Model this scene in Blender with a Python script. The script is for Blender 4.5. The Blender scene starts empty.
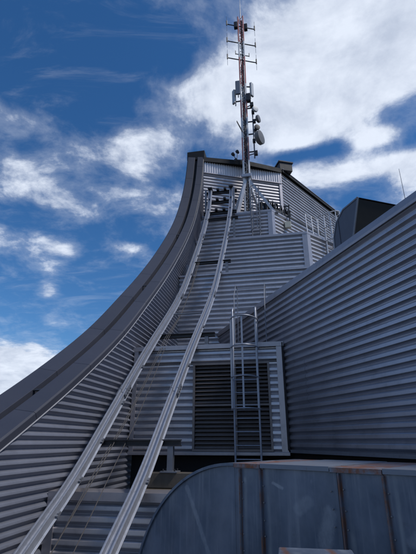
import bpy, math, random
from mathutils import Vector, Matrix
random.seed(7)
R = math.radians
SC = bpy.context.scene
COL = SC.collection
EYE = 1.65                      # eye height above the roof deck

# ------------------------------------------------------------------ camera
cam_d = bpy.data.cameras.new('camera')
cam = bpy.data.objects.new('camera', cam_d); COL.objects.link(cam)
cam_d.sensor_fit = 'VERTICAL'; cam_d.sensor_height = 36.0; cam_d.lens = 26.97
cam_d.clip_start = 0.05; cam_d.clip_end = 9000
cam.location = (0, 0, EYE); cam.rotation_euler = (R(90 + 21.6), 0, 0)
SC.camera = cam

# ------------------------------------------------------------------ world, sun, exposure
SUN_AZ, SUN_EL = 112.0, 52.0     # degrees, azimuth clockwise from +Y
world = bpy.data.worlds.new('World'); SC.world = world
world.use_nodes = True
NT = world.node_tree; NT.nodes.clear()
def wn(t, **kw):
    n = NT.nodes.new(t)
    for k, v in kw.items(): setattr(n, k, v)
    return n
def wlink(a, b): NT.links.new(a, b)
def wmath(op, a, b=None, c=None, clamp=False):
    n = wn('ShaderNodeMath', operation=op); n.use_clamp = clamp
    for i, v in enumerate((a, b, c)):
        if v is None: continue
        if isinstance(v, (int, float)): n.inputs[i].default_value = v
        else: wlink(v, n.inputs[i])
    return n.outputs[0]
def build_world():
    sky = wn('ShaderNodeTexSky', sky_type='NISHITA')
    sky.sun_disc = False
    sky.sun_elevation = R(SUN_EL); sky.sun_rotation = R(SUN_AZ)
    sky.altitude = 100; sky.air_density = 1.0; sky.dust_density = 0.5; sky.ozone_density = 3.0
    tc = wn('ShaderNodeTexCoord')
    sep = wn('ShaderNodeSeparateXYZ'); wlink(tc.outputs['Generated'], sep.inputs[0])
    x, y, z = sep.outputs
    deg = 180 / math.pi
    az = wmath('MULTIPLY', wmath('ARCTAN2', x, y), deg)
    el = wmath('MULTIPLY', wmath('ARCSINE', z), deg)
    # cloud layer: direction projected on a flat layer overhead
    zz = wmath('ADD', wmath('MAXIMUM', z, 0.0), 0.22)
    comb = wn('ShaderNodeCombineXYZ')
    wlink(wmath('DIVIDE', x, zz), comb.inputs[0]); wlink(wmath('DIVIDE', y, zz), comb.inputs[1])
    def noise(scale, detail, rough, off, dist=0.0):
        mp = wn('ShaderNodeMapping'); mp.inputs['Location'].default_value = off
        wlink(comb.outputs[0], mp.inputs['Vector'])
        n = wn('ShaderNodeTexNoise'); n.inputs['Scale'].default_value = scale
        n.inputs['Detail'].default_value = detail; n.inputs['Roughness'].default_value = rough
        n.inputs['Distortion'].default_value = dist
        wlink(mp.outputs[0], n.inputs['Vector'])
        return n.outputs['Fac']
    n1 = noise(4.2, 12, 0.62, (3.1, 1.7, 0.4), 0.25)
    n2 = noise(1.1, 3, 0.5, (8.1, 4.2, 2.0))
    n3 = noise(9.0, 8, 0.62, (1.0, 9.2, 5.0), 0.4)
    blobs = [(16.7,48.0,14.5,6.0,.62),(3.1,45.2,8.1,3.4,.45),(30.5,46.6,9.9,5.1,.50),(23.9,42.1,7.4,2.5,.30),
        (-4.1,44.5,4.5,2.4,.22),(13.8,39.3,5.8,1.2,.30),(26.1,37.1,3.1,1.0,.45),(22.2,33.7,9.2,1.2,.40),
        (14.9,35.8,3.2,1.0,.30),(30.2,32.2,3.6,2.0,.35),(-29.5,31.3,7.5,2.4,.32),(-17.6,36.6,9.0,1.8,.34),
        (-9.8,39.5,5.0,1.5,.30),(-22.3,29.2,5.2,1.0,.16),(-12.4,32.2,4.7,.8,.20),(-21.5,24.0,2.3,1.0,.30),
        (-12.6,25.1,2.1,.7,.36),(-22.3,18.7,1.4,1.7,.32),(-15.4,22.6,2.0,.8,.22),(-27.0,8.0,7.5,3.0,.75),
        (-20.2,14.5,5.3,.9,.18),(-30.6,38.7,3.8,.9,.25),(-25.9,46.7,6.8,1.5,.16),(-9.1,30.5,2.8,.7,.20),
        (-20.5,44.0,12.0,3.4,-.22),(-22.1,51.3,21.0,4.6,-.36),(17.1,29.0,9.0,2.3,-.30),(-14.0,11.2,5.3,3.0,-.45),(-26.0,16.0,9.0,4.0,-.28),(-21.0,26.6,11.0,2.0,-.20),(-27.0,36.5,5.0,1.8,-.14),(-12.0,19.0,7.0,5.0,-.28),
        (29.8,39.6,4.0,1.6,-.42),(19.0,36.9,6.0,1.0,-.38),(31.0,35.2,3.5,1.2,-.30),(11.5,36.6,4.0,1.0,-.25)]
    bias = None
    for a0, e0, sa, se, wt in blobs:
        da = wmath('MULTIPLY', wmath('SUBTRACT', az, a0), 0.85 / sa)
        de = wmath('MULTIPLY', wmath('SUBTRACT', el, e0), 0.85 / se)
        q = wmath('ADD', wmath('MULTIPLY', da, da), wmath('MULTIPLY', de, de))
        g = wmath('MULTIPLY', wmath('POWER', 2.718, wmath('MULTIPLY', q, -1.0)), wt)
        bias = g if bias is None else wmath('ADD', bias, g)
    bias = wmath('ADD', wmath('MINIMUM', bias, 0.52), 0.07)  # constant lifts cloud cover over the whole sky, added to light the facade
    # more low cumulus all round, denser by perspective, added to brighten the walls
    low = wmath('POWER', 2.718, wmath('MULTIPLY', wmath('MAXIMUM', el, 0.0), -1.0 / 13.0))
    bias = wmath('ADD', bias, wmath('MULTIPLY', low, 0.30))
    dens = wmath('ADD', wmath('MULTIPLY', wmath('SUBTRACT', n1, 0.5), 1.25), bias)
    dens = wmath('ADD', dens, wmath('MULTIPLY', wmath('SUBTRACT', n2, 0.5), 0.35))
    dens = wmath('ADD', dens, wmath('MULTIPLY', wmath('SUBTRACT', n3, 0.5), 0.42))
    def step(v, a, b):
        mr = wn('ShaderNodeMapRange', interpolation_type='SMOOTHSTEP')
        mr.inputs['From Min'].default_value = a; mr.inputs['From Max'].default_value = b
        wlink(v, mr.inputs['Value']); return mr.outputs[0]
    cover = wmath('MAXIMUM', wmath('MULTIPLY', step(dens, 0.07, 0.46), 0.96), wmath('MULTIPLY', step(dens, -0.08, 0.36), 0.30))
    # thin streaky high cloud
    mpc = wn('ShaderNodeMapping'); mpc.inputs['Rotation'].default_value = (0, 0, R(-24)); mpc.inputs['Scale'].default_value = (2.2, 6.5, 1); mpc.inputs['Location'].default_value = (.7, 2.9, 1)
    wlink(comb.outputs[0], mpc.inputs['Vector'])
    nc = wn('ShaderNodeTexNoise'); nc.inputs['Scale'].default_value = 1.5; nc.inputs['Detail'].default_value = 9; nc.inputs['Roughness'].default_value = 0.66; nc.inputs['Distortion'].default_value = 0.6
    wlink(mpc.outputs[0], nc.inputs['Vector'])
    cover = wmath('MAXIMUM', cover, wmath('MULTIPLY', step(nc.outputs['Fac'], 0.50, 0.78), 0.17))
    # puffs are brighter on the side of the sun, greyer at the cores' far side
    n1b = noise(4.2, 12, 0.62, (3.1 + .035, 1.7 + .07, 0.4), 0.25)
    relief = wmath('ADD', wmath('MULTIPLY', wmath('SUBTRACT', n1, n1b), 3.2), wmath('ADD', wmath('MULTIPLY', wmath('SUBTRACT', n3, 0.5), 1.3), 0.66))
    relief = wmath('SUBTRACT', relief, wmath('MULTIPLY', step(dens, 0.55, 1.05), 0.25))
    cm = wn('ShaderNodeMix', data_type='RGBA'); cm.clamp_factor = True
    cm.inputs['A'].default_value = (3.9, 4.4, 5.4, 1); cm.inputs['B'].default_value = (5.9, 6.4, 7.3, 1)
    wlink(relief, cm.inputs['Factor'])
    tint = wn('ShaderNodeMix', data_type='RGBA', blend_type='MULTIPLY')
    tint.inputs['Factor'].default_value = 1.0
    tm = wn('ShaderNodeMix', data_type='RGBA'); wlink(low, tm.inputs['Factor'])
    tm.inputs['A'].default_value = (0.236, 0.543, 0.80, 1); tm.inputs['B'].default_value = (0.53, 0.67, 0.79, 1)
    wlink(tm.outputs['Result'], tint.inputs['B'])
    wlink(sky.outputs[0], tint.inputs['A'])
    mix = wn('ShaderNodeMix', data_type='RGBA')
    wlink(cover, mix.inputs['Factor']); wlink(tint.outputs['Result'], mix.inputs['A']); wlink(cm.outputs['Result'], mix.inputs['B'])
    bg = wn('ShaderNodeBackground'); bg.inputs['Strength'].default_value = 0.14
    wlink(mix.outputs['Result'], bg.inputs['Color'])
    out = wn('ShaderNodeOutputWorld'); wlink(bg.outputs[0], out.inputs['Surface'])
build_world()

sun_d = bpy.data.lights.new('sun', 'SUN'); sun_d.energy = 2.2; sun_d.angle = R(8); sun_d.color = (1.0, 0.95, 0.88)
sun = bpy.data.objects.new('sun', sun_d); COL.objects.link(sun)
sv = Vector((math.sin(R(SUN_AZ)) * math.cos(R(SUN_EL)), math.cos(R(SUN_AZ)) * math.cos(R(SUN_EL)), math.sin(R(SUN_EL))))
sun.rotation_euler = (-sv).to_track_quat('-Z', 'Y').to_euler(); sun.location = sv * 60

SC.view_settings.view_transform = 'Standard'; SC.view_settings.look = 'None'
SC.view_settings.gamma = 1.0; SC.view_settings.use_curve_mapping = False
SC.view_settings.exposure = 0.0

# ------------------------------------------------------------------ materials
MATS = {}
def mat(name, col, rough=0.5, metal=0.0, var=0.18, scale=3.0, streak=0.12, bump=0.0, bscale=60.0, rvar=0.12, dirt=None, dirt_amt=0.0, obj_var=0.10, dlo=.52, dhi=.70):
    """procedural paint/metal: cloudy tone, vertical run marks, grain, each object slightly different"""
    m = bpy.data.materials.new(name); m.use_nodes = True
    nt = m.node_tree; b = nt.nodes['Principled BSDF']
    L = nt.links.new
    tc = nt.nodes.new('ShaderNodeTexCoord')
    def noise(vec, sc, det=5, rg=0.6):
        n = nt.nodes.new('ShaderNodeTexNoise'); n.inputs['Scale'].default_value = sc
        n.inputs['Detail'].default_value = det; n.inputs['Roughness'].default_value = rg
        L(vec, n.inputs['Vector']); return n.outputs['Fac']
    def mth(op, a, bb=0.0, clamp=False):
        n = nt.nodes.new('ShaderNodeMath'); n.operation = op; n.use_clamp = clamp
        for i, v in enumerate((a, bb)):
            if isinstance(v, (int, float)): n.inputs[i].default_value = v
            else: L(v, n.inputs[i])
        return n.outputs[0]
    geo = nt.nodes.new('ShaderNodeNewGeometry')
    pos = geo.outputs['Position']
    a = noise(pos, scale)
    mp = nt.nodes.new('ShaderNodeMapping'); mp.inputs['Scale'].default_value = (14, 14, 0.9)
    L(pos, mp.inputs['Vector']); s = noise(mp.outputs[0], 1.0, 4)
    oi = nt.nodes.new('ShaderNodeObjectInfo')
    f = mth('ADD', mth('MULTIPLY', mth('SUBTRACT', a, 0.5), 2 * var), mth('MULTIPLY', mth('SUBTRACT', s, 0.5), 2 * streak))
    f = mth('ADD', f, mth('MULTIPLY', mth('SUBTRACT', oi.outputs['Random'], 0.5), obj_var))
    f = mth('ADD', f, 1.0)
    vm = nt.nodes.new('ShaderNodeVectorMath'); vm.operation = 'SCALE'
    vm.inputs[0].default_value = col[:3]; L(f, vm.inputs['Scale'])
    colout = vm.outputs[0]
    if dirt:
        d = noise(pos, scale * 2.3, 7, 0.7)
        k = mth('ADD', mth('MULTIPLY', d, 0.65), mth('MULTIPLY', s, 0.35))
        mr = nt.nodes.new('ShaderNodeMapRange'); mr.inputs['From Min'].default_value = dlo; mr.inputs['From Max'].default_value = dhi
        mr.inputs['To Max'].default_value = dirt_amt; L(k, mr.inputs['Value'])
        mx = nt.nodes.new('ShaderNodeMix'); mx.data_type = 'RGBA'
        L(mr.outputs[0], mx.inputs['Factor']); L(colout, mx.inputs['A']); mx.inputs['B'].default_value = (*dirt, 1)
        colout = mx.outputs['Result']
    L(colout, b.inputs['Base Color'])
    L(mth('ADD', mth('MULTIPLY', mth('SUBTRACT', a, 0.5), 2 * rvar), rough), b.inputs['Roughness'])
    b.inputs['Metallic'].default_value = metal
    if bump:
        bn = nt.nodes.new('ShaderNodeBump'); bn.inputs['Strength'].default_value = bump; bn.inputs['Distance'].default_value = 0.004
        L(noise(pos, bscale, 4), bn.inputs['Height']); L(bn.outputs[0], b.inputs['Normal'])
    MATS[name] = m; return m
mat('cladding_block', (.445, .45, .50), .40, .80, .12, 1.6, .10, dirt=(.11, .11, .12), dirt_amt=.35)
mat('cladding', (.51, .495, .52), .42, .70, .12, 1.6, .10, dirt=(.11, .11, .12), dirt_amt=.35)
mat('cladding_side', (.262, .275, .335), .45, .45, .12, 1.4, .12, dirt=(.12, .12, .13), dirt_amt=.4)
mat('trim', (.41, .385, .405), .45, .70, .10, 2.5, .10, dirt=(.15, .15, .16), dirt_amt=.4)
mat('parapet', (.042, .045, .064), .60, .0, .12, 2.0, .08, bump=.1)
mat('parapet_joint', (.012, .012, .015), .8, 0, .1)
mat('galvanised', (.36, .375, .425), .48, .45, .20, 9.0, .14, dirt=(.20, .20, .22), dirt_amt=.55, dlo=.50, dhi=.68)
mat('steel_dark', (.022, .022, .026), .55, .1, .3, 6.0, .1, dirt=(.06, .045, .035), dirt_amt=.5)
mat('steel_grey', (.20, .21, .24), .5, .4, .2, 6.0, .1, dirt=(.10, .08, .07), dirt_amt=.4)
mat('black', (.006, .006, .007), .7, 0, .3)
mat('deck', (.020, .021, .023), .9, 0, .35, 1.5, 0, bump=.6, bscale=40)
mat('ledge', (.016, .016, .018), .95, 0, .3, 3.0, 0, bump=.6, bscale=40)
mat('ground', (.030, .034, .030), .95, 0, .4, .02, 0)
mat('grille', (.20, .175, .170), .5, .3, .15, 5, .1)
mat('hood', (.095, .105, .135), .5, .25, .12, 3, .15, dirt=(.07, .07, .07), dirt_amt=.3)
mat('mast_red', (.52, .20, .18), .55, .05, .2, 5, .1, dirt=(.28, .22, .2), dirt_amt=.5)
mat('mast_white', (.76, .74, .74), .55, .05, .15, 5, .1, dirt=(.2, .18, .17), dirt_amt=.4)
mat('radome', (.52, .53, .55), .5, 0, .1, 4, .1)
mat('dish', (.17, .16, .155), .5, 0, .12, 4, .1)
mat('cream', (.62, .58, .46), .5, 0, .1, 4, .1)
mat('wood', (.11, .09, .07), .8, 0, .3, 12, .2, bump=.4)
mat('cable', (.085, .075, .07), .7, 0, .1)
mat('fascia', (.60, .58, .61), .5, .3, .08, 2, .06)
mat('duct_cap', (.21, .23, .275), .55, .35, .2, 5, .0, dirt=(.22, .09, .035), dirt_amt=.7, bump=.2, dlo=.55, dhi=.66)
mat('duct_cap_rust', (.21, .23, .275), .6, .3, .25, 6, .0, dirt=(.25, .085, .03), dirt_amt=.9, bump=.3, dlo=.40, dhi=.56)
mat('flange', (.17, .175, .20), .7, .3, .3, 6, .2, dirt=(.23, .085, .035), dirt_amt=.9, bump=.4, dlo=.44, dhi=.60)
mat('pale_steel', (.62, .61, .63), .5, .2, .12, 8, .1, dirt=(.25, .24, .24), dirt_amt=.5)
mat('rusty', (.20, .115, .07), .85, .1, .4, 9, .3, dirt=(.24, .085, .03), dirt_amt=.9, bump=.5)
mat('rivet', (.25, .24, .24), .6, .4, .3, 20, 0)

def duct_material():
    """old galvanised sheet: bluish, blotchy, with rust run-down lines beside the flanges"""
    m = bpy.data.materials.new('duct_sheet'); m.use_nodes = True
    nt = m.node_tree; b = nt.nodes['Principled BSDF']; L = nt.links.new
    tc = nt.nodes.new('ShaderNodeTexCoord')
    def mth(op, a, bb=0.0, clamp=False):
        n = nt.nodes.new('ShaderNodeMath'); n.operation = op; n.use_clamp = clamp
        for i, v in enumerate((a, bb)):
            if isinstance(v, (int, float)): n.inputs[i].default_value = v
            else: L(v, n.inputs[i])
        return n.outputs[0]
    def noise(sc3, det=5, rg=.6, off=(0, 0, 0)):
        mp = nt.nodes.new('ShaderNodeMapping'); mp.inputs['Scale'].default_value = sc3; mp.inputs['Location'].default_value = off
        L(tc.outputs['Object'], mp.inputs['Vector'])
        n = nt.nodes.new('ShaderNodeTexNoise'); n.inputs['Scale'].default_value = 1.0
        n.inputs['Detail'].default_value = det; n.inputs['Roughness'].default_value = rg
        L(mp.outputs[0], n.inputs['Vector']); return n.outputs['Fac']
    def ramp(v, a, bb, lo=0.0, hi=1.0):
        n = nt.nodes.new('ShaderNodeMapRange'); n.inputs['From Min'].default_value = a; n.inputs['From Max'].default_value = bb
        n.inputs['To Min'].default_value = lo; n.inputs['To Max'].default_value = hi; n.interpolation_type = 'SMOOTHSTEP'
        L(v, n.inputs['Value']); return n.outputs[0]
    def mixc(f, A, Bc):
        n = nt.nodes.new('ShaderNodeMix'); n.data_type = 'RGBA'; L(f, n.inputs['Factor'])
        if isinstance(A, tuple): n.inputs['A'].default_value = A
        else: L(A, n.inputs['A'])
        n.inputs['B'].default_value = Bc; return n.outputs['Result']
    sep = nt.nodes.new('ShaderNodeSeparateXYZ'); L(tc.outputs['Object'], sep.inputs[0])
    x = sep.outputs[0]
    c = mixc(ramp(noise((2.2, 2.2, 1.6), 6), .3, .7), (.085, .112, .160, 1), (.185, .215, .275, 1))
    c = mixc(ramp(noise((26, 26, 1.1), 4), .5, .8, 0, .55), c, (.30, .325, .38, 1))
    # pale scuffs
    c = mixc(ramp(noise((4.3, 4.3, 2.4), 3, .5, (3.3, 0, 7.1)),   .62, .69, 0, .8), c, (.46, .48, .53, 1))
    # dark grime
    c = mixc(ramp(noise((7, 7, 3.5), 6, .7, (9, 1, 2)), .58, .78, 0, .7), c, (.055, .060, .070, 1))
    # scuffs and a scrape with shapes of their own
    zc = sep.outputs[2]; wob = mth('MULTIPLY', mth('SUBTRACT', noise((11, 11, 9), 5, .7, (2, 2, 8)), .5), .16)
    grain = ramp(noise((24, 24, 12), 5, .7), .25, .70, .35, 1)
    for (x0, z0, x1, z1, wd, am) in ((-.80, 1.27, -.50, .74, .022, .55), (.33, 1.20, .41, 1.26, .040, .42), (.52, 1.02, .57, 1.20, .045, .5), (-.62, .72, -.30, .62, .03, .5), (.12, 1.36, .20, 1.33, .012, .8), (1.08, 1.10, 1.16, 1.16, .03, .5)):
        dx, dz = x1 - x0, z1 - z0; l2 = dx * dx + dz * dz
        tt = mth('ADD', mth('MULTIPLY', mth('SUBTRACT', x, x0), dx / l2), mth('MULTIPLY', mth('SUBTRACT', zc, z0), dz / l2), True)
        ex = mth('SUBTRACT', mth('SUBTRACT', x, x0), mth('MULTIPLY', tt, dx)); ez = mth('SUBTRACT', mth('SUBTRACT', zc, z0), mth('MULTIPLY', tt, dz))
        dd = mth('ADD', mth('SQRT', mth('ADD', mth('MULTIPLY', ex, ex), mth('MULTIPLY', ez, ez))), mth('MULTIPLY', wob, wd * 12))
        c = mixc(mth('MULTIPLY', mth('MULTIPLY', ramp(dd, wd * .5, wd * 1.4, 1, 0), grain), am), c, (.36, .39, .44, 1))
    run = noise((55, 55, 2.0), 5, .7, (4, 4, 4))
    rust = None
    for s in (-.185, .015, .665, .965, 1.55, 2.2):
        d = mth('ABSOLUTE', mth('SUBTRACT', x, s))
        k = ramp(mth('ADD', d, mth('MULTIPLY', mth('SUBTRACT', run, .5), .05)), .002, .024, 1, 0)
        rust = k if rust is None else mth('MAXIMUM', rust, k)
    rust = mth('MULTIPLY', rust, ramp(noise((3, 3, 5), 4, .6, (1, 6, 2)), .38, .62, .12, 1))
    for s, am in ((-.14, .35), (.07, .55), (.72, .6), (.80, .3), (1.03, .5), (-.98, .3), (1.30, .35)):   # dried run marks beside the joints
        k = ramp(mth('ADD', mth('ABSOLUTE', mth('SUBTRACT', x, s)), mth('MULTIPLY', mth('SUBTRACT', run, .5), .04)), .004, .026, 1, 0)
        c = mixc(mth('MULTIPLY', mth('MULTIPLY', k, ramp(noise((5, 5, 2), 4, .6, (s * 9, 2, 2)), .35, .65)), am), c, (.30, .33, .36, 1))
    c = mixc(mth('MULTIPLY', rust, .9), c, (.20, .085, .04, 1))
    L(c, b.inputs['Base Color'])
    b.inputs['Metallic'].default_value = .35
    L(ramp(noise((6, 6, 3), 5), .3, .7, .38, .62), b.inputs['Roughness'])
    bn = nt.nodes.new('ShaderNodeBump'); bn.inputs['Strength'].default_value = .35; bn.inputs['Distance'].default_value = .02
    L(noise((2.5, 2.5, 2.0), 2), bn.inputs['Height']); L(bn.outputs[0], b.inputs['Normal'])
    MATS['duct_sheet'] = m
duct_material()

# ------------------------------------------------------------------ mesh helpers
A = R(11.0); CA, SA = math.cos(A), math.sin(A)
def B(u, w, z):                 # building axes (u along the terraces, w into the slope, z above eye) -> world
    return Vector((u * CA + w * SA, -u * SA + w * CA, z + EYE))
UV = Vector((CA, -SA, 0)); WV = Vector((SA, CA, 0)); ZV = Vector((0, 0, 1))
class MB:
    def __init__(s): s.v = []; s.f = []
    def add(s, vs, fs):
        o = len(s.v); s.v += [Vector(p) for p in vs]; s.f += [tuple(i + o for i in f) for f in fs]
    def obox(s, c, ax, h):
        c = Vector(c); vs = []
        for i in (-1, 1):
            for j in (-1, 1):
                for k in (-1, 1): vs.append(c + ax[0] * h[0] * i + ax[1] * h[1] * j + ax[2] * h[2] * k)
        s.add(vs, [(0, 1, 3, 2), (4, 6, 7, 5), (0, 4, 5, 1), (2, 3, 7, 6), (0, 2, 6, 4), (1, 5, 7, 3)]); return s
    def bbox(s, u0, u1, w0, w1, z0, z1):       # box along the building axes
        return s.obox(B((u0 + u1) / 2, (w0 + w1) / 2, (z0 + z1) / 2), (UV, WV, ZV), (abs(u1 - u0) / 2, abs(w1 - w0) / 2, abs(z1 - z0) / 2))
    def bar(s, p, q, a, b, up=None):            # rectangular bar p->q, a wide, b high
        p, q = Vector(p), Vector(q); d = (q - p); l = d.length; d.normalize()
        up = Vector(up) if up is not None else (ZV if abs(d.z) < .95 else WV)
        x = d.cross(up).normalized(); y = x.cross(d).normalized()
        return s.obox((p + q) / 2, (x, d, y), (a / 2, l / 2, b / 2))
    def tube(s, pts, r, n=8, cap=True):
        pts = [Vector(p) for p in pts]; m = len(pts); ring = []
        ref = None
        for i, p in enumerate(pts):
            d = (pts[min(i + 1, m - 1)] - pts[max(i - 1, 0)]).normalized()
            if ref is None: ref = Vector((0, 0, 1)) if abs(d.z) < .9 else Vector((1, 0, 0))
            x = d.cross(ref)
            if x.length < 1e-4: x = d.cross(Vector((0, 1, 0)))
            x.normalize(); y = x.cross(d).normalized(); ref = y
            rr = r[i] if isinstance(r, (list, tuple)) else r
            ring.append([p + (x * math.cos(t) + y * math.sin(t)) * rr for t in (2 * math.pi * k / n for k in range(n))])
        vs = [p for rg in ring for p in rg]; fs = []
        for i in range(m - 1):
            for k in range(n):
                fs.append((i * n + k, i * n + (k + 1) % n, (i + 1) * n + (k + 1) % n, (i + 1) * n + k))
        if cap: fs += [tuple(range(n - 1, -1, -1)), tuple((m - 1) * n + k for k in range(n))]
        s.add(vs, fs); return s
    def lathe(s, c, axis, prof, n=20):          # prof: (radius, along axis)
        c = Vector(c); ax = Vector(axis).normalized()
        x = ax.cross(ZV if abs(ax.z) < .9 else Vector((1, 0, 0))).normalized(); y = ax.cross(x)
        vs = []; fs = []
        for r, h in prof:
            for k in range(n):
                t = 2 * math.pi * k / n; vs.append(c + ax * h + (x * math.cos(t) + y * math.sin(t)) * max(r, 1e-4))
        for i in range(len(prof) - 1):
            for k in range(n): fs.append((i * n + k, i * n + (k + 1) % n, (i + 1) * n + (k + 1) % n, (i + 1) * n + k))
        s.add(vs, fs); return s
    def sweep(s, prof, frames, closed=True, cap=True):   # prof (a,b); frames (pos, avec, bvec)
        n = len(prof); vs = []; fs = []
        for p, a, b in frames:
            for (i, j) in prof: vs.append(p + a * i + b * j)
        rng = n if closed else n - 1
        for i in range(len(frames) - 1):
            for k in range(rng): fs.append((i * n + k, i * n + (k + 1) % n, (i + 1) * n + (k + 1) % n, (i + 1) * n + k))
        if cap and closed: fs += [tuple(range(n - 1, -1, -1)), tuple((len(frames) - 1) * n + k for k in range(n))]
        s.add(vs, fs); return s
    def prism(s, poly, ext):                    # poly: list of Vectors, ext: Vector
        n = len(poly); vs = list(poly) + [p + ext for p in poly]
        fs = [tuple(range(n - 1, -1, -1)), tuple(range(n, 2 * n))] + [(k, (k + 1) % n, n + (k + 1) % n, n + k) for k in range(n)]
        s.add(vs, fs); return s
    def build(s, name, mt, parent=None, smooth=False, bevel=0.0, label=None, kind=None, thick=0.0):
        me = bpy.data.meshes.new(name)
        inv = parent_matrix(parent).inverted() if parent is not None else Matrix.Identity(4)
        me.from_pydata([inv @ p for p in s.v], [], s.f); me.update()
        import bmesh
        bm = bmesh.new(); bm.from_mesh(me); bmesh.ops.recalc_face_normals(bm, faces=bm.faces); bm.to_mesh(me); bm.free()
        me.materials.append(MATS[mt])
        if smooth:
            me.shade_smooth(); me.set_sharp_from_angle(angle=R(40))
        o = bpy.data.objects.new(name, me); COL.objects.link(o)
        if parent is not None: o.parent = parent
        if thick:
            md = o.modifiers.new('thick', 'SOLIDIFY'); md.thickness = thick; md.offset = 0
        if bevel:
            md = o.modifiers.new('bevel', 'BEVEL'); md.width = bevel; md.segments = 2; md.limit_method = 'ANGLE'; md.angle_limit = R(40)
        if label: o['label'] = label
        if kind: o['kind'] = kind
        return o
PM = {}
def parent_matrix(o):
    m = Matrix.Identity(4); k = o
    while k is not None:
        m = PM.get(k.name, Matrix.Identity(4)) @ m; k = k.parent
    return m
def thing(name, label, cat, loc=(0, 0, 0), rz=0.0, group=None):
    o = bpy.data.objects.new(name, None); COL.objects.link(o)
    o.location = loc; o.rotation_euler = (0, 0, rz); o.empty_display_size = .2
    PM[o.name] = Matrix.Translation(Vector(loc)) @ Matrix.Rotation(rz, 4, 'Z')
    o['label'] = label; o['category'] = cat
    if group: o['group'] = group
    return o
def tag(o, label, cat, group=None):
    o['label'] = label; o['category'] = cat
    if group: o['group'] = group
    return o
def struct(mb, name, mt):
    o = mb.build(name, mt); o['kind'] = 'structure'; return o

# one rib of the sheet, bottom to top: valley, underside, crest, weathered top slope
RIB = [(0.0, 0.0), (.05, .02), (.22, .55), (.37, 1.0), (.44, 1.0), (.74, .90), (.88, .55), (.96, .08)]
RIB_SOFT = [(0.0, 0.0), (.12, 0.03), (.32, .55), (.49, 1.0), (.55, .99), (.72, .82), (.86, .50), (.95, .12)]
def rib_rows(z0, z1, pitch, depth, phase=0.0, RIB=RIB):
    rows = []; k = math.floor((z0 - phase) / pitch)
    while True:
        for t, o in RIB:
            z = phase + (k + t) * pitch
            if z > z1 + 1e-6:
                rows.append((z1, rows[-1][1] if rows else 0)); return rows
            if z >= z0 - 1e-6: rows.append((z, o * depth))
        k += 1
def ribbed(parent, p0, p1, out, z0, z1, pitch, depth, mt='cladding', ribs=6, cuts=1, name='cladding_sheet', startf=None, prof=RIB):
    """lapped ribbed sheets between plan points p0,p1 (world xy Vectors); each sheet its own object"""
    phase = z0; h = pitch * ribs; a = z0; nrow = 0
    while a < z1 - .02:
        b = min(a + h, z1)
        if z1 - b < .05: b = z1
        cs = cuts if cuts > 1 else 1
        off = (.37 if nrow % 2 else 0.0) if cs > 1 else 0.0
        ts = [0.0] + [min(max((i + off * .6) / cs, .02), .98) for i in range(1, cs)] + [1.0]
        for i in range(cs):
            g = .0015 if cs > 1 else 0
            q0 = p0.lerp(p1, ts[i]); q1 = p0.lerp(p1, ts[i + 1])
            d = (q1 - q0).normalized(); q0 = q0 + d * g; q1 = q1 - d * g
            rows = rib_rows(a, b, pitch, depth, phase, prof)
            jit = random.uniform(-.0012, .0012)
            vs = []; fs = []
            for z, o in rows:
                s0 = q0
                if startf: s0 = startf(z, q0)
                for q in (s0, q1):
                    p = q + out * (o + jit + .0025 * (nrow % 2)); vs.append(Vector((p.x, p.y, z + EYE)))
            for r in range(len(rows) - 1):
                fs.append((2 * r, 2 * r + 1, 2 * r + 3, 2 * r + 2))
            m = MB(); m.add(vs, fs); m.build(name, mt, parent)
        a = b; nrow += 1
def P2(u, w): v = B(u, w, 0); return Vector((v.x, v.y, 0))
OUT = -WV                       # the terraces face the camera side

# ------------------------------------------------------------------ setting: ground, decks
m = MB(); m.add([(-6000, -6000, -38), (6000, -6000, -38), (6000, 6000, -38), (-6000, 6000, -38)], [(0, 1, 2, 3)])
struct(m, 'ground', 'ground')
m = MB(); m.bbox(-3.50, 9, -6, 6.12, -EYE - .25, -EYE)
struct(m, 'roof_deck', 'deck')
WA = R(-17.7); WD = Vector((math.sin(WA), math.cos(WA), 0)); WN = Vector((WD.y, -WD.x, 0)); W0 = Vector((1.668, 8.997, 0))
def ledge(u1, w0, w1, z, name='terrace_deck', u1b=None):
    m = MB(); m.prism([B(-3.5, w0, z - .12), B(u1, w0, z - .12), B(u1b if u1b is not None else u1, w1, z - .12), B(-3.5, w1, z - .12)], Vector((0, 0, .12)))
    return struct(m, name, 'ledge')
ledge(2.0, 6.22, 9.5, -1.25)
ledge(1.2, 9.2, 12.93, 1.90)
ledge(2.6, 12.95, 15.4, 5.22)
m = MB(); m.prism([B(-3.5, 15.4, 7.66), B(1.0, 15.5, 7.66), B(3.6, 18.3, 7.66), B(3.6, 20.5, 7.66), B(-3.5, 17.2, 7.66)], Vector((0, 0, .12)))
struct(m, 'terrace_deck', 'ledge')
m = MB(); m.prism([B(-3.5, 16.65, 9.52), B(-.34, 16.65, 9.52), B(2.7, 20.5, 9.52), B(3.4, 23.0, 9.52), B(.2, 18.65, 9.52), B(-3.5, 17.05, 9.52)], Vector((0, 0, .12)))
struct(m, 'terrace_deck', 'ledge')

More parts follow.
